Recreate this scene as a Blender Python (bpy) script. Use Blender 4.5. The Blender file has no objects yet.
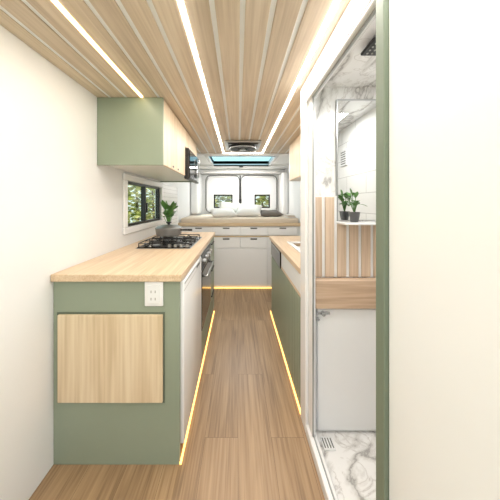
import bpy, bmesh, math, random
from mathutils import Vector, Matrix
random.seed(4)
scene = bpy.context.scene
try:
    scene.view_settings.view_transform = 'Standard'
    scene.view_settings.look = 'None'
except Exception as e:
    print(e)

# ---------------------------------------------------------------- materials
def srgb(h):
    h = h.lstrip('#')
    c = [int(h[i:i+2], 16)/255 for i in (0, 2, 4)]
    return tuple([(v/12.92 if v <= .04045 else ((v+.055)/1.055)**2.4) for v in c] + [1.0])

def new_mat(name):
    m = bpy.data.materials.new(name); m.use_nodes = True
    nt = m.node_tree
    return m, nt, nt.nodes['Principled BSDF']

def plain(name, col, rough=.5, metal=0.0, bump=0.0, bscale=60, emit=None, es=0, var=0.04):
    m, nt, b = new_mat(name)
    c = srgb(col)
    tc = nt.nodes.new('ShaderNodeTexCoord')
    n = nt.nodes.new('ShaderNodeTexNoise'); n.inputs['Scale'].default_value = 3.0
    n.inputs['Detail'].default_value = 3
    nt.links.new(tc.outputs['Object'], n.inputs['Vector'])
    r = nt.nodes.new('ShaderNodeValToRGB')
    r.color_ramp.elements[0].position = .3; r.color_ramp.elements[1].position = .7
    r.color_ramp.elements[0].color = tuple([v*(1-var) for v in c[:3]] + [1])
    r.color_ramp.elements[1].color = tuple([min(1, v*(1+var)) for v in c[:3]] + [1])
    nt.links.new(n.outputs['Fac'], r.inputs['Fac'])
    nt.links.new(r.outputs['Color'], b.inputs['Base Color'])
    b.inputs['Roughness'].default_value = rough
    b.inputs['Metallic'].default_value = metal
    if bump > 0:
        n2 = nt.nodes.new('ShaderNodeTexNoise'); n2.inputs['Scale'].default_value = bscale
        nt.links.new(tc.outputs['Object'], n2.inputs['Vector'])
        bp = nt.nodes.new('ShaderNodeBump'); bp.inputs['Strength'].default_value = bump
        bp.inputs['Distance'].default_value = .004
        nt.links.new(n2.outputs['Fac'], bp.inputs['Height'])
        nt.links.new(bp.outputs['Normal'], b.inputs['Normal'])
    if emit:
        b.inputs['Emission Color'].default_value = srgb(emit)
        b.inputs['Emission Strength'].default_value = es
    return m

def wood(name, c1, c2, c3, axis='Y', rough=.45, scale=1.0, island=.12, planks=None, rings=.5):
    """grain running along axis"""
    m, nt, b = new_mat(name)
    L = nt.links
    tc = nt.nodes.new('ShaderNodeTexCoord')
    geo = nt.nodes.new('ShaderNodeNewGeometry')
    add = nt.nodes.new('ShaderNodeVectorMath'); add.operation = 'ADD'
    mul = nt.nodes.new('ShaderNodeVectorMath'); mul.operation = 'SCALE'
    cmb = nt.nodes.new('ShaderNodeCombineXYZ')
    for i in range(3): L.new(geo.outputs['Random Per Island'], cmb.inputs[i])
    L.new(cmb.outputs[0], mul.inputs[0]); mul.inputs['Scale'].default_value = 7.3
    L.new(tc.outputs['Object'], add.inputs[0]); L.new(mul.outputs[0], add.inputs[1])
    src = add.outputs[0]
    brick = None
    if planks:
        mpb = nt.nodes.new('ShaderNodeMapping')
        mpb.inputs['Rotation'].default_value = (0, 0, math.pi/2)
        L.new(tc.outputs['Object'], mpb.inputs['Vector'])
        brick = nt.nodes.new('ShaderNodeTexBrick')
        brick.inputs['Scale'].default_value = 1
        brick.inputs['Brick Width'].default_value = planks[1]
        brick.inputs['Row Height'].default_value = planks[0]
        brick.inputs['Mortar Size'].default_value = .0008
        brick.inputs['Color1'].default_value = (0, 0, 0, 1)
        brick.inputs['Color2'].default_value = (1, 1, 1, 1)
        brick.inputs['Mortar'].default_value = (.5, .5, .5, 1)
        brick.offset = .37
        L.new(mpb.outputs[0], brick.inputs['Vector'])
        mul2 = nt.nodes.new('ShaderNodeVectorMath'); mul2.operation = 'SCALE'
        L.new(brick.outputs['Color'], mul2.inputs[0]); mul2.inputs['Scale'].default_value = 5.1
        add2 = nt.nodes.new('ShaderNodeVectorMath'); add2.operation = 'ADD'
        L.new(src, add2.inputs[0]); L.new(mul2.outputs[0], add2.inputs[1])
        src = add2.outputs[0]
    mp = nt.nodes.new('ShaderNodeMapping')
    s = [14*scale]*3
    s['XYZ'.index(axis)] = .9*scale
    mp.inputs['Scale'].default_value = s
    L.new(src, mp.inputs['Vector'])
    n1 = nt.nodes.new('ShaderNodeTexNoise'); n1.inputs['Scale'].default_value = 1
    n1.inputs['Detail'].default_value = 5; n1.inputs['Distortion'].default_value = .6
    L.new(mp.outputs[0], n1.inputs['Vector'])
    m1 = nt.nodes.new('ShaderNodeMath'); m1.operation = 'MULTIPLY'; m1.inputs[1].default_value = 26
    L.new(n1.outputs['Fac'], m1.inputs[0])
    sn = nt.nodes.new('ShaderNodeMath'); sn.operation = 'SINE'; L.new(m1.outputs[0], sn.inputs[0])
    mp2 = nt.nodes.new('ShaderNodeMapping')
    s2 = [110*scale]*3; s2['XYZ'.index(axis)] = 3*scale
    mp2.inputs['Scale'].default_value = s2
    L.new(src, mp2.inputs['Vector'])
    n2 = nt.nodes.new('ShaderNodeTexNoise'); n2.inputs['Scale'].default_value = 1; n2.inputs['Detail'].default_value = 3
    L.new(mp2.outputs[0], n2.inputs['Vector'])
    a = nt.nodes.new('ShaderNodeMath'); a.operation = 'MULTIPLY_ADD'
    L.new(sn.outputs[0], a.inputs[0]); a.inputs[1].default_value = .13*rings; L.new(n2.outputs['Fac'], a.inputs[2])
    a2 = nt.nodes.new('ShaderNodeMath'); a2.operation = 'MULTIPLY_ADD'
    L.new(n1.outputs['Fac'], a2.inputs[0]); a2.inputs[1].default_value = .5; L.new(a.outputs[0], a2.inputs[2])
    a3 = nt.nodes.new('ShaderNodeMath'); a3.operation = 'SUBTRACT'; L.new(a2.outputs[0], a3.inputs[0]); a3.inputs[1].default_value = .25
    r = nt.nodes.new('ShaderNodeValToRGB')
    e = r.color_ramp.elements
    e[0].position = .25; e[0].color = srgb(c1)
    e[1].position = .75; e[1].color = srgb(c3)
    k = e.new(.5); k.color = srgb(c2)
    L.new(a3.outputs[0], r.inputs['Fac'])
    hsv = nt.nodes.new('ShaderNodeHueSaturation')
    mr = nt.nodes.new('ShaderNodeMapRange')
    mr.inputs['To Min'].default_value = 1-island; mr.inputs['To Max'].default_value = 1+island
    if brick:
        sep = nt.nodes.new('ShaderNodeSeparateColor'); L.new(brick.outputs['Color'], sep.inputs[0])
        L.new(sep.outputs[0], mr.inputs['Value'])
    else:
        L.new(geo.outputs['Random Per Island'], mr.inputs['Value'])
    L.new(mr.outputs[0], hsv.inputs['Value'])
    L.new(r.outputs['Color'], hsv.inputs['Color'])
    out = hsv.outputs['Color']
    if brick:
        mx = nt.nodes.new('ShaderNodeMixRGB'); mx.inputs['Color2'].default_value = tuple([v*.6 for v in srgb(c1)[:3]]+[1])
        L.new(brick.outputs['Fac'], mx.inputs['Fac']); L.new(out, mx.inputs['Color1'])
        out = mx.outputs['Color']
    L.new(out, b.inputs['Base Color'])
    b.inputs['Roughness'].default_value = rough
    bp = nt.nodes.new('ShaderNodeBump'); bp.inputs['Strength'].default_value = .12; bp.inputs['Distance'].default_value = .002
    L.new(a3.outputs[0], bp.inputs['Height']); L.new(bp.outputs['Normal'], b.inputs['Normal'])
    return m

def marble(name):
    m, nt, b = new_mat(name); L = nt.links
    tc = nt.nodes.new('ShaderNodeTexCoord')
    mp = nt.nodes.new('ShaderNodeMapping'); mp.inputs['Rotation'].default_value = (.4, .7, .2); mp.inputs['Scale'].default_value = (1, 1, .55)
    L.new(tc.outputs['Object'], mp.inputs['Vector'])
    facs = []
    for sc, wid in ((1.9, .032), (4.2, .014)):
        n = nt.nodes.new('ShaderNodeTexNoise'); n.inputs['Scale'].default_value = sc
        n.inputs['Detail'].default_value = 8; n.inputs['Distortion'].default_value = 1.6; n.inputs['Roughness'].default_value = .55
        L.new(mp.outputs[0], n.inputs['Vector'])
        s = nt.nodes.new('ShaderNodeMath'); s.operation = 'SUBTRACT'; s.inputs[1].default_value = .5
        L.new(n.outputs['Fac'], s.inputs[0])
        ab = nt.nodes.new('ShaderNodeMath'); ab.operation = 'ABSOLUTE'; L.new(s.outputs[0], ab.inputs[0])
        r = nt.nodes.new('ShaderNodeValToRGB'); e = r.color_ramp.elements
        e[0].position = 0; e[0].color = srgb('#a8a5a2' if sc < 3 else '#d2cfcc')
        e[1].position = wid*2; e[1].color = srgb('#f5f4f3')
        k = e.new(wid*.6); k.color = srgb('#dbd9d6' if sc < 3 else '#e9e7e5')
        L.new(ab.outputs[0], r.inputs['Fac']); facs.append(r.outputs['Color'])
    mx = nt.nodes.new('ShaderNodeMixRGB'); mx.blend_type = 'DARKEN'; mx.inputs['Fac'].default_value = 1
    L.new(facs[0], mx.inputs['Color1']); L.new(facs[1], mx.inputs['Color2'])
    L.new(mx.outputs['Color'], b.inputs['Base Color'])
    b.inputs['Roughness'].default_value = .18
    return m

def tile(name, axis='X', w=.2, h=.1, c='#f2f2f0', mortar='#cdcdcb', off=.5):
    m, nt, b = new_mat(name); L = nt.links
    tc = nt.nodes.new('ShaderNodeTexCoord')
    sp = nt.nodes.new('ShaderNodeSeparateXYZ'); L.new(tc.outputs['Object'], sp.inputs[0])
    cb = nt.nodes.new('ShaderNodeCombineXYZ')
    L.new(sp.outputs['Y' if axis == 'X' else 'X'], cb.inputs[0]); L.new(sp.outputs['Z'], cb.inputs[1])
    br = nt.nodes.new('ShaderNodeTexBrick'); br.inputs['Scale'].default_value = 1
    br.inputs['Brick Width'].default_value = w; br.inputs['Row Height'].default_value = h
    br.inputs['Mortar Size'].default_value = .003
    br.offset = off
    br.inputs['Color1'].default_value = srgb(c); br.inputs['Color2'].default_value = srgb(c)
    br.inputs['Mortar'].default_value = srgb(mortar)
    L.new(cb.outputs[0], br.inputs['Vector']); L.new(br.outputs['Color'], b.inputs['Base Color'])
    bp = nt.nodes.new('ShaderNodeBump'); bp.invert = True; bp.inputs['Strength'].default_value = .25; bp.inputs['Distance'].default_value = .002
    L.new(br.outputs['Fac'], bp.inputs['Height']); L.new(bp.outputs['Normal'], b.inputs['Normal'])
    b.inputs['Roughness'].default_value = .2
    return m

def emis(name, col, s):
    m, nt, b = new_mat(name)
    b.inputs['Base Color'].default_value = srgb(col)
    b.inputs['Emission Color'].default_value = srgb(col)
    b.inputs['Emission Strength'].default_value = s
    return m

def glass(name, tint='#ffffff', alpha_glossy=.08):
    m = bpy.data.materials.new(name); m.use_nodes = True
    nt = m.node_tree; nt.nodes.clear()
    o = nt.nodes.new('ShaderNodeOutputMaterial'); mx = nt.nodes.new('ShaderNodeMixShader')
    t = nt.nodes.new('ShaderNodeBsdfTransparent'); t.inputs[0].default_value = srgb(tint)
    g = nt.nodes.new('ShaderNodeBsdfGlossy'); g.inputs['Roughness'].default_value = .02
    mx.inputs[0].default_value = alpha_glossy
    nt.links.new(t.outputs[0], mx.inputs[1]); nt.links.new(g.outputs[0], mx.inputs[2]); nt.links.new(mx.outputs[0], o.inputs[0])
    return m

WHITE = plain('white_paint', '#e9eaea', .45, var=.015)
WHITEG = plain('white_gloss', '#efefef', .2, var=.01)
GREEN = plain('sage_green_laminate', '#8f9a87', .4, var=.03)
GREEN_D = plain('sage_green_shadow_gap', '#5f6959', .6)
GREEN_P = plain('sage_green_post', '#727d6c', .5)
BLACK = plain('black_plastic', '#1a1b1c', .35)
BLACKG = plain('black_glass', '#0c0d0e', .08)
SEAM = plain('rubber_gasket', '#6a6a68', .7)
CHROME = plain('chrome', '#c9ccce', .18, metal=1)
STEEL = plain('brushed_steel', '#aeb0b0', .35, metal=1)
IRON = plain('cast_iron', '#232323', .6)
GREY = plain('grey_enamel', '#a8a6a0', .35)
PANC = plain('pan_enamel', '#a39f99', .3)
MIRROR = plain('mirror_silver', '#f2f5f5', .01, metal=1, var=0)
CEILW = wood('ceiling_pine', '#b9a792', '#cbbaa5', '#d9cab6', 'Y', .5, .7, .04, rings=.6)
FLOORW = wood('oak_floor', '#846a4e', '#9b7e5e', '#ac8f6d', 'Y', .34, .9, .05, planks=(.18, 1.25), rings=.5)
COUNTW = wood('oak_worktop', '#c6aa8a', '#d3b999', '#dcc6a9', 'Y', .35, 1.3, .02)
PINE_Y = wood('pine_door_y', '#cdb697', '#dbc7aa', '#e5d4bb', 'Z', .45, .9, .03, rings=.6)
PINE_X = wood('pine_door_x', '#ccb592', '#dac5a4', '#e3d1b3', 'Z', .45, .6, .02, rings=.7)
SLAT = wood('slat_wood', '#c2a88f', '#d1b9a1', '#dcc7b1', 'Z', .5, 1, .03)
SLATX = wood('board_wood', '#bb9e84', '#cbaf94', '#d6bca3', 'X', .5, 1, .03, rings=1.0)
BEDW = wood('bed_trim_wood', '#b9a07f', '#cbb391', '#d6c1a1', 'X', .5, 1, .03)
MARBLE = marble('marble_panel')
TILE_X = tile('white_tile_side', 'X', .30, .15)
TILE_B = tile('white_mosaic', 'X', .05, .05, off=0)
LEDW = emis('led_warm_white', '#fffaf2', 12)
LEDY = emis('led_amber', '#ffca72', 3)
LEDC = emis('led_amber_ceiling', '#ffdb9c', 5)
GLASS = glass('window_glass', '#e4ebe7')
SKYGL = glass('skylight_glass', '#cfe9ee', .05)
FAB_G = plain('linen_greige', '#b8b0a7', .9, bump=.4, bscale=250)
FAB_W = plain('linen_white', '#dcd9d4', .9, bump=.4, bscale=250)
FAB_B = plain('linen_beige', '#d3c5b3', .9, bump=.4, bscale=200)
FAB_T = plain('linen_taupe', '#6d6760', .9, bump=.4, bscale=200)
LEAF = plain('leaf_green', '#5f8a4a', .5, var=.3)
SOIL = plain('soil', '#3a2c22', .9)
CERAM = plain('ceramic_pot', '#5b5c5c', .4)
BARK = plain('bark', '#5b4a39', .9)

# ---------------------------------------------------------------- mesh builder
class B:
    def __init__(s, name):
        s.name = name; s.bm = bmesh.new(); s.mats = []
    def mi(s, mat):
        if mat not in s.mats: s.mats.append(mat)
        return s.mats.index(mat)
    def _merge(s, tb, mat, smooth=False, M=None):
        i = s.mi(mat)
        if M is not None: bmesh.ops.transform(tb, matrix=M, verts=tb.verts)
        vm = {v: s.bm.verts.new(v.co) for v in tb.verts}
        for f in tb.faces:
            try: nf = s.bm.faces.new([vm[v] for v in f.verts])
            except ValueError: continue
            nf.material_index = i; nf.smooth = smooth
        tb.free()
    def box(s, mat, x0, x1, y0, y1, z0, z1, bev=0.0, seg=1, M=None):
        tb = bmesh.new(); bmesh.ops.create_cube(tb, size=1)
        sx, sy, sz = abs(x1-x0), abs(y1-y0), abs(z1-z0)
        bmesh.ops.scale(tb, vec=(sx, sy, sz), verts=tb.verts)
        if bev > 0:
            bmesh.ops.bevel(tb, geom=tb.edges[:], offset=min(bev, .49*min(sx, sy, sz)), segments=seg, profile=.5, affect='EDGES')
        bmesh.ops.translate(tb, vec=((x0+x1)/2, (y0+y1)/2, (z0+z1)/2), verts=tb.verts)
        s._merge(tb, mat, seg > 1, M); return s
    def cyl(s, mat, c, r, h, axis='Z', r2=None, n=28, bev=0, M=None):
        tb = bmesh.new()
        bmesh.ops.create_cone(tb, cap_ends=True, segments=n, radius1=r, radius2=r if r2 is None else r2, depth=h)
        if axis == 'X': bmesh.ops.rotate(tb, matrix=Matrix.Rotation(math.pi/2, 3, 'Y'), verts=tb.verts)
        if axis == 'Y': bmesh.ops.rotate(tb, matrix=Matrix.Rotation(math.pi/2, 3, 'X'), verts=tb.verts)
        bmesh.ops.translate(tb, vec=c, verts=tb.verts)
        s._merge(tb, mat, False, M); return s
    def tube(s, mat, pts, r, n=10, closed=False):
        pts = [Vector(p) for p in pts]; tb = bmesh.new(); rings = []
        N = len(pts)
        for i, p in enumerate(pts):
            a = pts[(i-1) % N] if (i > 0 or closed) else p
            c = pts[(i+1) % N] if (i < N-1 or closed) else p
            d = (c-a).normalized()
            up = Vector((0, 0, 1)) if abs(d.z) < .95 else Vector((1, 0, 0))
            u = d.cross(up).normalized(); w = d.cross(u).normalized()
            rr = r[i] if isinstance(r, (list, tuple)) else r
            rings.append([tb.verts.new(p+u*rr*math.cos(2*math.pi*k/n)+w*rr*math.sin(2*math.pi*k/n)) for k in range(n)])
        rng = range(N if closed else N-1)
        for i in rng:
            A, C = rings[i], rings[(i+1) % N]
            for k in range(n): tb.faces.new([A[k], A[(k+1) % n], C[(k+1) % n], C[k]])
        if not closed:
            tb.faces.new(rings[0][::-1]); tb.faces.new(rings[-1])
        s._merge(tb, mat, True); return s
    def lathe(s, mat, c, prof, n=32, M=None):
        tb = bmesh.new(); rings = []
        for (r, z) in prof:
            rings.append([tb.verts.new((c[0]+r*math.cos(2*math.pi*k/n), c[1]+r*math.sin(2*math.pi*k/n), c[2]+z)) for k in range(n)])
        for i in range(len(rings)-1):
            for k in range(n): tb.faces.new([rings[i][k], rings[i][(k+1) % n], rings[i+1][(k+1) % n], rings[i+1][k]])
        s._merge(tb, mat, True, M); return s
    def pillow(s, mat, w, h, t, M, n=16):
        tb = bmesh.new()
        def grid(sg):
            g = []
            for i in range(n+1):
                row = []
                for j in range(n+1):
                    u = 2*i/n-1; v = 2*j/n-1
                    ed = (1-.07*(1-v*v)) ; ed2 = (1-.07*(1-u*u))
                    th = t/2*((1-u**4)*(1-v**4))**.6
                    row.append(tb.verts.new((u*w/2*ed, sg*(th+.001)+.006*math.sin(5*u+3*v)*(1-u*u)*(1-v*v), v*h/2*ed2)))
                g.append(row)
            return g
        for sg in (1, -1):
            g = grid(sg)
            for i in range(n):
                for j in range(n):
                    f = [g[i][j], g[i+1][j], g[i+1][j+1], g[i][j+1]]
                    tb.faces.new(f if sg < 0 else f[::-1])
        bmesh.ops.remove_doubles(tb, verts=tb.verts, dist=.003)
        s._merge(tb, mat, True, M); return s
    def leaf(s, mat, base, tip, w, bend=.02, n=5):
        base = Vector(base); tip = Vector(tip); d = tip-base
        side = d.cross(Vector((0, 0, 1)));
        if side.length < 1e-4: side = Vector((1, 0, 0))
        side.normalize(); tb = bmesh.new(); prev = None
        for i in range(n+1):
            t = i/n; p = base+d*t - Vector((0, 0, 1))*bend*(t*t)*2
            ww = w*math.sin(math.pi*min(.98, max(.04, t)))**.8/2
            a = tb.verts.new(p-side*ww); c = tb.verts.new(p+Vector((0, 0, -.15*ww))); e = tb.verts.new(p+side*ww)
            if prev:
                tb.faces.new([prev[0], prev[1], c, a]); tb.faces.new([prev[1], prev[2], e, c])
            prev = (a, c, e)
        s._merge(tb, mat, True); return s
    def done(s):
        me = bpy.data.meshes.new(s.name); s.bm.normal_update()
        s.bm.to_mesh(me); s.bm.free()
        for m in s.mats: me.materials.append(m)
        o = bpy.data.objects.new(s.name, me); scene.collection.objects.link(o)
        return o

XL, XR, ZC = -.9, .95, 1.95
YN, YF = -1.0, 4.75
TH = .06

# ---------------------------------------------------------------- shell
B('floor').box(FLOORW, XL-TH, XR+TH, YN, YF+TH, -.05, 0).done()

SKX0, SKX1, SKY0, SKY1 = -.42, .53, 3.26, 4.0
c = B('ceiling')
c.box(WHITE, XL-TH, XR+TH, YN, SKY0, ZC+.004, ZC+.06)
c.box(WHITE, XL-TH, XR+TH, SKY1, YF+TH, ZC+.004, ZC+.06)
c.box(WHITE, XL-TH, SKX0, SKY0, SKY1, ZC+.004, ZC+.06)
c.box(WHITE, SKX1, XR+TH, SKY0, SKY1, ZC+.004, ZC+.06)
pitch = .1046
edges = [-.193+pitch*i for i in range(-7, 12)]
for i in range(len(edges)-1):
    a, b_ = max(edges[i]+.0095, XL), min(edges[i+1]-.0095, XR)
    if b_-a < .01: continue
    if a > .36: segs = [(1.38, 3.12)]
    else: segs = [(YN, 3.12)]
    for (p, q) in segs:
        c.box(CEILW, a, b_, p, q, ZC-.001, ZC+.005, .0015)
c.done()

w = B('wall_left')
def wall_x(w, mat, x0, x1, y0, y1, z0, z1, holes):
    ys = y0
    for (ya, yb, za, zb) in sorted(holes):
        w.box(mat, x0, x1, ys, ya, z0, z1)
        w.box(mat, x0, x1, ya, yb, z0, za)
        w.box(mat, x0, x1, ya, yb, zb, z1)
        ys = yb
    w.box(mat, x0, x1, ys, y1, z0, z1)
W1 = (1.84, 2.66, 1.08, 1.455)
wall_x(w, WHITE, XL-TH, XL, YN, YF+TH, 0, ZC+.004, [W1])
w.done()
w = B('wall_right'); w.box(WHITE, XR, XR+TH, YN, YF+TH, 0, ZC+.004); w.done()

def van_window(name, W):
    ya, yb, za, zb = W
    o = B(name)
    t = .055
    o.box(WHITEG, XL, XL+.022, ya-t, yb+t, za-t, za, .006)
    o.box(WHITEG, XL, XL+.022, ya-t, yb+t, zb, zb+t, .006)
    o.box(WHITEG, XL, XL+.022, ya-t, ya, za, zb, .006)
    o.box(WHITEG, XL, XL+.022, yb, yb+t, za, zb, .006)
    f = .022; xa, xb = XL-.045, XL-.003
    o.box(BLACK, xa, xb, ya, yb, za, za+f, .003)
    o.box(BLACK, xa, xb, ya, yb, zb-f, zb, .003)
    o.box(BLACK, xa, xb, ya, ya+f, za+f, zb-f, .003)
    o.box(BLACK, xa, xb, yb-f, yb, za+f, zb-f, .003)
    ym = (ya+yb)/2
    o.box(BLACK, xa, xb, ym-.014, ym+.014, za+f, zb-f, .003)
    o.box(GLASS, XL-.03, XL-.026, ya+f, yb-f, za+f, zb-f)
    o.box(BLACK, XL-.01, XL+.004, ym+.02, ym+.04, za+.1, za+.2, .003)
    o.done()
van_window('window_1', W1)

RW = [(-.50, -.11, 1.17, 1.45), (.34, .66, 1.17, 1.45)]
w = B('wall_rear')
xs = XL
for (xa, xb, za, zb) in RW:
    w.box(WHITE, xs, xa, YF, YF+TH, 0, ZC+.004)
    w.box(WHITE, xa, xb, YF, YF+TH, 0, za); w.box(WHITE, xa, xb, YF, YF+TH, zb, ZC+.004)
    xs = xb
w.box(WHITE, xs, XR, YF, YF+TH, 0, ZC+.004)
w.done()
for i, (xa, xb, za, zb) in enumerate(RW):
    o = B('window_%d' % (2+i)); f = .026
    o.box(BLACK, xa, xb, YF-.008, YF+.04, za, za+f, .003); o.box(BLACK, xa, xb, YF-.008, YF+.04, zb-f, zb, .003)
    o.box(BLACK, xa, xa+f, YF-.008, YF+.04, za+f, zb-f, .003); o.box(BLACK, xb-f, xb, YF-.008, YF+.04, za+f, zb-f, .003)
    o.box(GLASS, xa+f, xb-f, YF+.02, YF+.024, za+f, zb-f)
    t = .03
    o.box(WHITEG, xa-t, xb+t, YF-.012, YF, za-t, za, .004); o.box(WHITEG, xa-t, xb+t, YF-.012, YF, zb, zb+t, .004)
    o.box(WHITEG, xa-t, xa, YF-.012, YF, za, zb, .004); o.box(WHITEG, xb, xb+t, YF-.012, YF, za, zb, .004)
    o.done()
def rrect(x0, x1, z0, z1, r, y):
    P = []
    for (cx, cz, a0) in [(x1-r, z1-r, 0), (x0+r, z1-r, 90), (x0+r, z0+r, 180), (x1-r, z0+r, 270)]:
        for k in range(6):
            a = math.radians(a0+k*18); P.append((cx+r*math.cos(a), y, cz+r*math.sin(a)))
    return P
for i, (xa, xb) in enumerate([(-.66, .03), (.06, .80)]):
    o = B('door_%d' % (i+1))
    o.tube(SEAM, rrect(xa, xb, 1.08, 1.84, .10, YF-.026), .008, 8, True)
    o.tube(WHITEG, rrect(xa+.03, xb-.03, 1.10, 1.81, .09, YF-.026), .012, 8, True)
    o.done()
o = B('trim_1')
o.box(BLACK, .033, .057, YF-.04, YF-.001, 1.08, 1.84, .004)
o.box(BLACK, .02, .07, YF-.055, YF-.04, 1.30, 1.36, .006)
o.done()
o = B('trim_2')
o.box(WHITEG, XL, XR, 4.60, YF-.001, 1.87, ZC+.003, .02, 3)
o.box(WHITEG, XL+.001, XL+.16, 4.3, YF-.04, 1.06, 1.87, .05, 4)
o.box(WHITEG, XR-.12, XR-.001, 4.3, YF-.04, 1.06, 1.87, .05, 4)
o.done()
o = B('trim_3')
o.box(WHITEG, XL, XR, 3.12, 3.17, ZC-.015, ZC+.004, .006)
o.box(WHITEG, XL, XR, 4.08, 4.14, ZC-.03, ZC+.004, .006)
o.done()

# skylight: dark thin rim, pale acrylic pane just below ceiling level
o = B('window_4')
t = .05
o.box(WHITEG, SKX0-t, SKX1+t, SKY0-t, SKY0, ZC-.012, ZC+.06, .004); o.box(WHITEG, SKX0-t, SKX1+t, SKY1, SKY1+t, ZC-.03, ZC+.06, .006)
o.box(WHITEG, SKX0-t, SKX0, SKY0, SKY1, ZC-.02, ZC+.06, .006); o.box(WHITEG, SKX1, SKX1+t, SKY0, SKY1, ZC-.02, ZC+.06, .006)
o.box(SKYGL, SKX0, SKX1, SKY0, SKY1, ZC+.03, ZC+.034)
o.box(BLACK, SKX0, SKX1, SKY0+.002, SKY0+.02, ZC-.014, ZC-.002, .003)
o.box(BLACK, SKX0, SKX1, SKY1-.03, SKY1-.002, ZC-.036, ZC-.014, .004)
o.box(BLACK, .02, .09, SKY1-.06, SKY1-.03, ZC-.06, ZC-.02, .005)
o.done()

o = B('roof_vent_fan')
fx, fy = .055, 2.66
o.box(STEEL, fx-.20, fx+.20, fy-.20, fy+.20, ZC-.022, ZC-.001, .012, 2)
o.box(BLACK, fx-.165, fx+.165, fy-.165, fy+.165, ZC-.032, ZC-.021, .01)
o.cyl(BLACK, (fx, fy, ZC-.04), .15, .02)
o.tube(STEEL, [(fx+.15*math.cos(a*math.pi/16), fy+.15*math.sin(a*math.pi/16), ZC-.05) for a in range(32)], .006, 6, True)
for a in range(8):
    an = a*math.pi/4
    o.tube(BLACK, [(fx+.03*math.cos(an), fy+.03*math.sin(an), ZC-.052), (fx+.15*math.cos(an), fy+.15*math.sin(an), ZC-.052)], .004, 6)
o.cyl(STEEL, (fx, fy, ZC-.055), .035, .02)
o.done()

# ---------------------------------------------------------------- LED strips
def led(name, mat, *box):
    B(name).box(mat, *box).done()
led('ceiling_led_strip', LEDW, -.2, -.186, YN+.05, 3.10, ZC-.006, ZC+.004)
led('ceiling_led_strip', LEDW, .323, .337, YN+.05, 3.10, ZC-.006, ZC+.004)
led('ceiling_led_strip', LEDC, -.618, -.604, YN+.05, 1.46, ZC-.006, ZC+.004)
led('ceiling_led_strip', LEDW, -.186, .323, 3.09, 3.10, ZC-.006, ZC-.001)
led('floor_led_strip', LEDY, -.284, -.276, 1.12, 2.70, .001, .010)
led('floor_led_strip', LEDY, .376, .384, 1.38, 2.70, .001, .010)
led('floor_led_strip', LEDY, -.85, .9, 3.438, 3.446, .001, .010)

def area(name, loc, sx, sy, power, col, rot=(0, 0, 0)):
    l = bpy.data.lights.new(name, 'AREA'); l.shape = 'RECTANGLE'; l.size = sx; l.size_y = sy
    l.energy = power; l.color = col
    o = bpy.data.objects.new(name, l); o.location = loc; o.rotation_euler = rot
    scene.collection.objects.link(o)
warm = (1, .965, .92)
area('ceiling_led_light', (-.193, 1.45, ZC-.008), .014, 3.2, 13, warm)
area('ceiling_led_light', (.330, 1.45, ZC-.008), .014, 3.2, 13, warm)
area('ceiling_led_light', (-.611, .4, ZC-.008), .014, 2.0, 3, (1, .88, .7))
area('bed_fill_light', (.05, 4.3, ZC-.01), .8, .12, 13, (1, .985, .96))  # added fill to brighten the bed area, no fitting here
area('shower_fill_light', (.68, .85, ZC-.04), .2, .2, 5, (1, .99, .97))  # invented lamp, lifts the brightness inside the shower

# ---------------------------------------------------------------- left base cabinets
FX = -.285
o = B('kitchen_base_cabinet')
y0, y1 = 1.12, 2.70
o.box(GREEN, XL+.001, FX, y0, y0+.02, 0, .895, .0015)
o.box(GREEN, XL+.001, FX-.02, y0+.02, y1, .06, .895)
o.box(GREEN, XL+.001, FX-.03, y0+.02, y1, 0, .06)
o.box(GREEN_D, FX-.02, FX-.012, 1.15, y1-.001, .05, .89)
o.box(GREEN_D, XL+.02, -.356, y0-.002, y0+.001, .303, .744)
o.box(PINE_X, XL+.03, -.364, y0-.014, y0-.001, .312, .735, .002)
o.box(WHITEG, -.452, -.362, y0-.010, y0, .775, .895, .006, 2)
o.box(WHITE, -.438, -.376, y0-.014, y0-.008, .79, .88, .003)
for zz in (.815, .85):
    for xx in (-.418, -.398): o.box(GREY, xx-.002, xx+.002, y0-.0155, y0-.013, zz-.008, zz+.004)
zs = [(.07, .34), (.345, .61), (.615, .885)]
for (a, b_) in zs:
    o.box(GREEN, FX-.012, FX+.004, 2.30, 2.695, a, b_, .002)
    o.box(BLACK, FX+.004, FX+.018, 2.40, 2.60, b_-.05, b_-.038, .003)
o.done()
o = B('kitchen_countertop')
o.box(COUNTW, XL+.001, FX+.014, 1.10, 2.72, .897, .932, .003)
o.done()
o = B('undercounter_fridge')
o.box(WHITEG, FX-.011, FX+.016, 1.145, 1.70, .075, .885, .006, 2)
o.box(STEEL, FX+.0155, FX+.019, 1.16, 1.685, .868, .873)
o.box(GREY, FX-.01, FX+.0165, 1.15, 1.695, .835, .839)
o.box(BLACK, FX+.015, FX+.0175, 1.50, 1.60, .85, .864)
o.done()
o = B('built_in_oven')
o.box(STEEL, FX-.011, FX+.006, 1.715, 2.29, .30, .885, .003)
o.box(BLACKG, FX+.004, FX+.016, 1.725, 2.28, .31, .75, .004)
o.box(BLACK, FX+.004, FX+.014, 1.725, 2.28, .765, .88, .003)
for i in range(4): o.cyl(STEEL, (FX+.026, 1.80+i*.13, .822), .02, .026, 'X')
o.tube(STEEL, [(FX+.016, 1.78, .71), (FX+.045, 1.78, .71), (FX+.045, 2.22, .71), (FX+.016, 2.22, .71)], .008)
o.box(GREEN, FX-.011, FX+.004, 1.715, 2.29, .07, .292, .002)
o.done()

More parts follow.
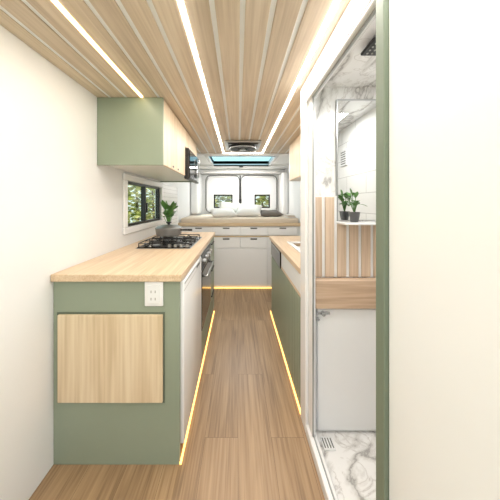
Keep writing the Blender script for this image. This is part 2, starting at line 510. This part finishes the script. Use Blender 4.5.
# hob
o = B('gas_hob')
hx0, hx1, hy0, hy1, hz = -.76, -.36, 1.72, 2.28, .932
o.box(BLACKG, hx0, hx1, hy0, hy1, hz, hz+.01, .004)
o.box(STEEL, hx0-.006, hx1+.006, hy0-.006, hy1+.006, hz, hz+.004, .002)
for (bx, by, r) in [(-.66, 1.86, .04), (-.47, 1.86, .032), (-.66, 2.13, .032), (-.47, 2.13, .045)]:
    o.cyl(STEEL, (bx, by, hz+.014), r*1.15, .01); o.cyl(IRON, (bx, by, hz+.024), r, .012, r2=r*.85)
    for a in range(4):
        an = a*math.pi/2
        p = Vector((bx, by, 0)); d = Vector((math.cos(an), math.sin(an), 0))
        o.tube(IRON, [p+d*.02+Vector((0, 0, hz+.036)), p+d*.09+Vector((0, 0, hz+.036)), p+d*.092+Vector((0, 0, hz+.01))], .004, 6)
for by in (1.86, 2.13):
    z = hz+.036
    o.tube(IRON, [(-.755, by-.11, z), (-.375, by-.11, z), (-.375, by+.11, z), (-.755, by+.11, z)], .004, 6, True)
    for cx in (-.755, -.375):
        for cy in (by-.11, by+.11): o.tube(IRON, [(cx, cy, z), (cx, cy, hz+.008)], .004, 6)
for i in range(4): o.cyl(STEEL, (-.52+i*.045, 1.745, hz+.018), .013, .018)
o.done()

o = B('saucepan')
px, py, pz = -.64, 2.13, hz+.041
o.lathe(PANC, (px, py, pz), [(0, 0), (.09, 0), (.112, .015), (.12, .07), (.123, .073), (.112, .075)])
o.lathe(STEEL, (px, py, pz), [(.118, .075), (.10, .088), (.05, .100), (0, .103)])
o.cyl(BLACK, (px, py, pz+.110), .012, .02); o.cyl(BLACK, (px, py, pz+.122), .024, .01)
o.tube(BLACK, [(px+.11, py-.02, pz+.055), (px+.16, py-.05, pz+.06), (px+.23, py-.10, pz+.065)], [.007, .009, .01])
o.done()

def plant(name, x, y, z, s, potmat, n=16, hgt=.2):
    o = B(name)
    o.lathe(potmat, (x, y, z), [(0, 0), (.035*s, 0), (.05*s, .09*s), (.052*s, .095*s), (.046*s, .095*s), (.044*s, .08*s)])
    o.lathe(SOIL, (x, y, z), [(.045*s, .082*s), (0, .085*s)])
    for i in range(n):
        a = random.random()*6.28; rr = random.uniform(.2, 1)
        h = hgt*s*random.uniform(.45, 1); R = .095*s*rr
        mid = (x+R*.5*math.cos(a), y+R*.5*math.sin(a), z+.09*s+h*.6)
        o.tube(LEAF, [(x, y, z+.08*s), mid], .0025*s, 5)
        o.leaf(LEAF, mid, (x+R*1.1*math.cos(a), y+R*1.1*math.sin(a), z+.09*s+h), .045*s, .01)
        a += 1.3
        o.leaf(LEAF, mid, (x+R*1.2*math.cos(a), y+R*1.2*math.sin(a), z+.09*s+h*.9), .04*s, .015)
    o.done()
plant('potted_plant', -.74, 2.46, .932, 1.15, CERAM, 26, .26)

o = B('tiled_splashback'); o.box(TILE_B, XL, XL+.006, 2.73, 3.40, .93, 1.5, .001); o.done()

# ---------------------------------------------------------------- left overhead cabinet
o = B('overhead_cabinet')
ox = -.478; oy0, oy1 = 1.465, 2.68; oz0, oz1 = 1.517, ZC-.002
o.box(GREEN, XL+.001, ox, oy0, oy0+.018, oz0, oz1, .0015)
o.box(WHITE, XL+.001, ox-.02, oy0+.018, oy1, oz0+.012, oz1)
o.box(GREEN, XL+.001, ox-.002, oy1-.018, oy1+.001, oz0, oz1, .0015)
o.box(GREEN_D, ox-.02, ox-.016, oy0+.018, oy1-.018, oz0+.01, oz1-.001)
for (a, b_, zb) in [(oy0+.02, 2.08, oz0+.005)]:
    m_ = (a+b_)/2
    o.box(PINE_Y, ox-.016, ox, a, m_-.002, zb, oz1-.004, .002)
    o.box(PINE_Y, ox-.016, ox, m_+.002, b_, zb, oz1-.004, .002)
o.box(PINE_Y, ox-.016, ox, 2.085, oy1-.02, 1.79, oz1-.004, .002)
for yy in (1.70, 1.84): o.box(BLACK, ox, ox+.002, yy-.015, yy+.015, oz0+.02, oz0+.032)
o.done()
o = B('microwave_oven')
o.box(BLACK, ox-.014, ox+.03, 2.10, 2.65, oz0-.02, 1.78, .006)
o.box(BLACKG, ox+.028, ox+.036, 2.11, 2.50, oz0-.01, 1.77, .004)
o.box(STEEL, ox+.028, ox+.034, 2.51, 2.64, oz0-.01, 1.77, .003)
o.tube(STEEL, [(ox+.034, 2.48, oz0+.03), (ox+.055, 2.48, oz0+.03), (ox+.055, 2.48, 1.74), (ox+.034, 2.48, 1.74)], .006)
o.done()

# ---------------------------------------------------------------- right base cabinets
RX = .385
o = B('sink_base_cabinet')
o.box(GREEN, RX+.010, XR-.001, 1.38, 2.70, .015, .845)
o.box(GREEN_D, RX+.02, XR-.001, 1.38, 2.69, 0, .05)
y = 1.385
while y < 2.64:
    o.box(GREEN, RX-.001, RX+.014, y, y+.0425, .02, .685 if y < 2.06 else .665, .005); y += .0465
o.box(WHITE, RX+.002, RX+.014, 1.385, 2.06, .70, .84, .002)
o.box(COUNTW, RX, RX+.014, 1.385, 2.06, .688, .71, .002)
o.done()
o = B('drawer_microwave')
o.box(BLACKG, RX-.004, RX+.009, 2.08, 2.66, .68, .835, .004)
o.box(STEEL, RX-.008, RX-.003, 2.10, 2.64, .81, .82, .002)
o.done()
o = B('sink_countertop')
z0, z1 = .847, .885
sx0, sx1, sy0, sy1 = .50, .84, 1.75, 2.25
o.box(COUNTW, RX-.015, sx0, 1.38, 2.72, z0, z1, .003)
o.box(COUNTW, sx1, XR-.001, 1.38, 2.72, z0, z1, .003)
o.box(COUNTW, sx0, sx1, 1.38, sy0, z0, z1); o.box(COUNTW, sx0, sx1, sy1, 2.72, z0, z1)
o.box(WHITEG, sx0-.02, sx1+.02, sy0-.02, sy0+.02, z1-.002, z1+.012, .005); o.box(WHITEG, sx0-.02, sx1+.02, sy1-.02, sy1+.02, z1-.002, z1+.012, .005)
o.box(WHITEG, sx0-.02, sx0+.02, sy0, sy1, z1-.002, z1+.012, .005); o.box(WHITEG, sx1-.02, sx1+.02, sy0, sy1, z1-.002, z1+.012, .005)
o.box(WHITEG, sx0, sx1, sy0, sy1, z0, z0+.006)
o.done()
o = B('kitchen_faucet')
fz = z1
o.cyl(CHROME, (.90, 2.0, fz+.015), .022, .03)
pts = [(.90, 2.0, fz+.02), (.90, 2.0, fz+.14)]
for a in range(0, 9):
    t = a/8*math.pi; pts.append((.90-.07+.07*math.cos(t), 2.0, fz+.14+.07*math.sin(t)))
pts.append((.76, 2.0, fz+.09))
o.tube(CHROME, pts, .009)
o.tube(CHROME, [(.90, 2.02, fz+.05), (.90, 2.07, fz+.07)], .006)
o.done()

o = B('overhead_cabinet')
ox = .60
o.box(WHITE, ox+.016, XR-.001, 1.38, 2.70, 1.53, ZC-.002)
o.box(WHITEG, ox, XR-.001, 2.68, 2.70, 1.53, ZC-.002, .002)
for i in range(3):
    a = 1.385+i*.431; o.box(PINE_Y, ox, ox+.016, a, a+.427, 1.535, ZC-.006, .002)
o.done()

# ---------------------------------------------------------------- bed unit
BY = 3.45
o = B('bed_platform')
o.box(WHITE, XL+.001, XR-.001, BY+.018, YF-.05, 0, .93)
o.box(BEDW, XL+.001, XR-.001, BY-.01, BY+.05, .925, .975, .004)
o.box(BEDW, XL+.001, XR-.001, BY+.05, YF-.05, .93, .95)
cols = [-.80, -.385, .03, .445, .90]
for i in range(4):
    a, b_ = cols[i]+.006, cols[i+1]-.006
    o.box(WHITEG, a, b_, BY, BY+.018, .79, .915, .004)
    m_ = (a+b_)/2
    o.box(SEAM, m_-.05, m_+.05, BY-.004, BY+.001, .885, .905, .002)
    o.box(WHITEG, a, b_, BY, BY+.018, .60, .755, .004)
    o.box(BLACK, m_-.05, m_+.05, BY-.004, BY+.001, .725, .745, .002)
o.box(BEDW, -.86, .93, BY+.002, BY+.02, .762, .781, .002)
for (a, b_) in [(-.80, -.39), (-.38, .44), (.45, .90)]:
    o.box(WHITEG, a, b_, BY, BY+.018, .03, .585, .004)
o.done()
o = B('mattress')
o.box(FAB_B, XL+.02, XR-.02, BY+.055, 4.28, .952, 1.045, .03, 4)
o.box(FAB_B, XL+.17, XR-.13, 4.27, YF-.06, .952, 1.045, .03, 4)
o.done()
def PM(x, y, z, rx, rz, ry=0):
    return Matrix.Translation((x, y, z)) @ Matrix.Rotation(rz, 4, 'Z') @ Matrix.Rotation(rx, 4, 'X') @ Matrix.Rotation(ry, 4, 'Y')
def cushion(name, mat, w, h, t, M):
    o = B(name); o.pillow(mat, w, h, t, M); o.done()
cushion('cushion', FAB_G, .50, .36, .14, PM(-.10, 4.10, 1.165, -1.0, .2, .2))
cushion('cushion', FAB_W, .44, .32, .13, PM(.18, 3.86, 1.145, -1.12, -.3, -.1))
cushion('cushion', FAB_W, .42, .30, .12, PM(-.24, 3.76, 1.115, -1.35, .25, .03))
cushion('cushion', FAB_T, .40, .28, .09, PM(.54, 3.90, 1.10, -1.42, .1))
o = B('folded_blanket')
for i in range(3): o.box(FAB_B if i % 2 else FAB_W, .76+.005*i, .90-.01*i, 3.56, 3.80, 1.046+.015*i, 1.060+.015*i, .006, 3)
o.done()

# ---------------------------------------------------------------- shower
SW = .415
o = B('wall_shower_back')
o.box(MARBLE, SW, XR, 1.30, 1.375, 0, ZC+.003)
o.done()
o = B('wall_shower_front')
o.box(MARBLE, SW, XR, .33, .36, 0, ZC+.003)
o.done()
o = B('wall_shower_side')
o.box(TILE_X, XR-.012, XR-.001, .36, 1.30, 0, ZC+.003)
o.done()
o = B('wall_partition')
o.box(WHITE, RX, SW, YN, .586, 0, ZC+.003)
o.done()
o = B('ceiling_shower')
o.box(MARBLE, SW, XR-.012, .36, 1.30, ZC-.02, ZC+.003)
o.done()
o = B('trim_4')
o.box(WHITEG, RX-.012, SW, 1.27, 1.375, 0, ZC, .004)          # far jamb
o.box(STEEL, RX+.002, RX+.012, 1.262, 1.27, .06, 1.83, .001)
o.box(WHITEG, RX, SW-.01, 1.20, 1.262, .06, 1.83, .003)
o.box(STEEL, RX+.002, RX+.01, 1.193, 1.20, .06, 1.83, .001)
o.box(WHITEG, RX-.012, SW, .586, 1.27, 1.83, ZC, .004)        # head
o.box(STEEL, RX+.004, RX+.012, .64, 1.26, 1.822, 1.83)
o.box(STEEL, RX-.0145, RX-.011, .60, 1.27, 1.845, 1.852)
o.box(WHITEG, RX-.012, SW, .634, 1.27, 0, .055, .004)         # sill
o.box(STEEL, RX+.008, RX+.012, .64, 1.26, .055, .062)
o.done()
o = B('trim_5')
o.box(GREEN_P, RX-.012, SW, .588, .624, 0, 1.828, .002)
o.done()
o = B('shower_tray')
o.box(MARBLE, SW, XR-.012, .36, 1.30, .0, .012)
o.done()
o = B('floor_drain')
o.box(WHITEG, .44, .50, 1.17, 1.24, .012, .018, .002)
for i in range(4): o.box(SEAM, .447+i*.014, .452+i*.014, 1.18, 1.23, .017, .0195)
o.done()
o = B('shower_cabinet')
o.box(WHITE, SW+.002, XR-.013, 1.275, 1.299, .012, .85)
o.box(WHITEG, SW+.02, .80, 1.257, 1.276, .03, .695, .004)
o.box(WHITEG, .805, XR-.015, 1.257, 1.276, .03, .695, .004)
o.box(SLATX, SW+.002, XR-.014, 1.235, 1.276, .705, .862, .004)
o.cyl(CHROME, (.462, 1.248, .675), .012, .02, 'Y')
o.box(CHROME, .43, .50, 1.246, 1.256, .668, .682, .003)
o.cyl(CHROME, (.435, 1.25, .645), .007, .015, 'Y')
o.done()
o = B('slatted_wood_panel')
o.box(WHITEG, SW+.002, .552, 1.286, 1.299, .863, 1.315)
o.box(WHITEG, .552, XR-.013, 1.286, 1.299, .863, 1.16)
x = SW+.002
while x < .92:
    top = 1.31 if x < .54 else 1.158
    o.box(SLAT, x, x+.051, 1.277, 1.287, .863, top, .003)
    x += .0675
o.box(WHITEG, .552, XR-.014, 1.19, 1.299, 1.160, 1.172, .003)
o.done()
o = B('wall_mirror')
o.box(MIRROR, .56, XR-.03, 1.292, 1.297, 1.18, 1.85)
o.box(STEEL, .552, .56, 1.288, 1.2995, 1.174, 1.856); o.box(STEEL, .56, XR-.02, 1.288, 1.2995, 1.85, 1.857)
o.done()
plant('small_potted_plant', .625, 1.235, 1.173, .56, CERAM, 14, .27)
o = B('air_vent_grille')
vx = XR-.012
o.box(WHITEG, vx-.012, vx, .50, .62, 1.60, 1.74, .003)
for i in range(6): o.box(SEAM, vx-.0135, vx-.011, .515, .605, 1.616+i*.020, 1.625+i*.020)
o.done()
o = B('shower_head')
o.box(BLACK, .52, .64, .86, .98, ZC-.05, ZC-.036, .004)
o.cyl(CHROME, (.58, .92, ZC-.028), .014, .018)
for i in range(5):
    for j in range(5): o.cyl(GREY, (.54+i*.02, .88+j*.02, ZC-.051), .004, .003, n=8)
o.done()

# ---------------------------------------------------------------- exterior
def foliage_mat():
    m, nt, b = new_mat('hedge_leaves')
    g = nt.nodes.new('ShaderNodeNewGeometry'); r = nt.nodes.new('ShaderNodeValToRGB'); e = r.color_ramp.elements
    e[0].color = srgb('#5d7230'); e[1].color = srgb('#f0e39a'); k = e.new(.5); k.color = srgb('#a9ad4e')
    nt.links.new(g.outputs['Random Per Island'], r.inputs['Fac']); nt.links.new(r.outputs['Color'], b.inputs['Base Color'])
    b.inputs['Roughness'].default_value = .6
    return m
FOL = foliage_mat()
def hedge(x0, x1, y0, y1, z1, n):
    o = B('hedge')
    tb = bmesh.new()
    for _ in range(n):
        p = Vector((random.uniform(x0, x1), random.uniform(y0, y1), random.uniform(-.5, z1)))
        M = Matrix.Rotation(random.random()*6.28, 3, 'Z') @ Matrix.Rotation(random.random()*3.1, 3, 'X')
        s_ = random.uniform(.05, .1)
        vs = [tb.verts.new(p+M @ Vector(q)*s_) for q in ((-1, 0, 0), (0, -.5, .1), (1, 0, 0), (0, .5, .1))]
        tb.faces.new(vs)
    o._merge(tb, FOL)
    for i in range(6):
        t = (i+.5)/6; x = x0+(x1-x0)*(t if x1-x0 > y1-y0 else .5); y = y0+(y1-y0)*(t if y1-y0 > x1-x0 else .5)
        o.tube(BARK, [(x, y, -.55), (x+.05, y, .5), (x-.05, y+.05, z1*.9)], [.06, .045, .02])
    o.done()
hedge(-3.2, -2.3, 1.0, 8, 2.3, 6500)
hedge(-2.3, 3.0, 7.0, 8.0, 2.4, 11000)
GRASS = plain('grass', '#7f9a55', .9, var=.3)
B('ground').box(GRASS, -12, 12, -8, 14, -.7, -.55).done()

# ---------------------------------------------------------------- world / sun
wd = bpy.data.worlds.new('World'); scene.world = wd; wd.use_nodes = True
bg = wd.node_tree.nodes['Background']
bg.inputs[0].default_value = (.92, .96, 1, 1); bg.inputs[1].default_value = 1.9
sun = bpy.data.lights.new('sun', 'SUN'); sun.energy = 4; sun.angle = .02; sun.color = (1, .96, .88)
so = bpy.data.objects.new('sun', sun); so.rotation_euler = (math.radians(35), math.radians(20), 0); scene.collection.objects.link(so)

# ---------------------------------------------------------------- camera
cam = bpy.data.cameras.new('camera'); co = bpy.data.objects.new('camera', cam); scene.collection.objects.link(co)
co.location = (0, 0, 1.275); co.rotation_euler = (math.pi/2, 0, 0)
cam.sensor_width = 36; cam.sensor_fit = 'HORIZONTAL'; cam.lens = 230/500*36
cam.shift_x = 12/500; cam.shift_y = -47/500
cam.clip_start = .02
scene.camera = co
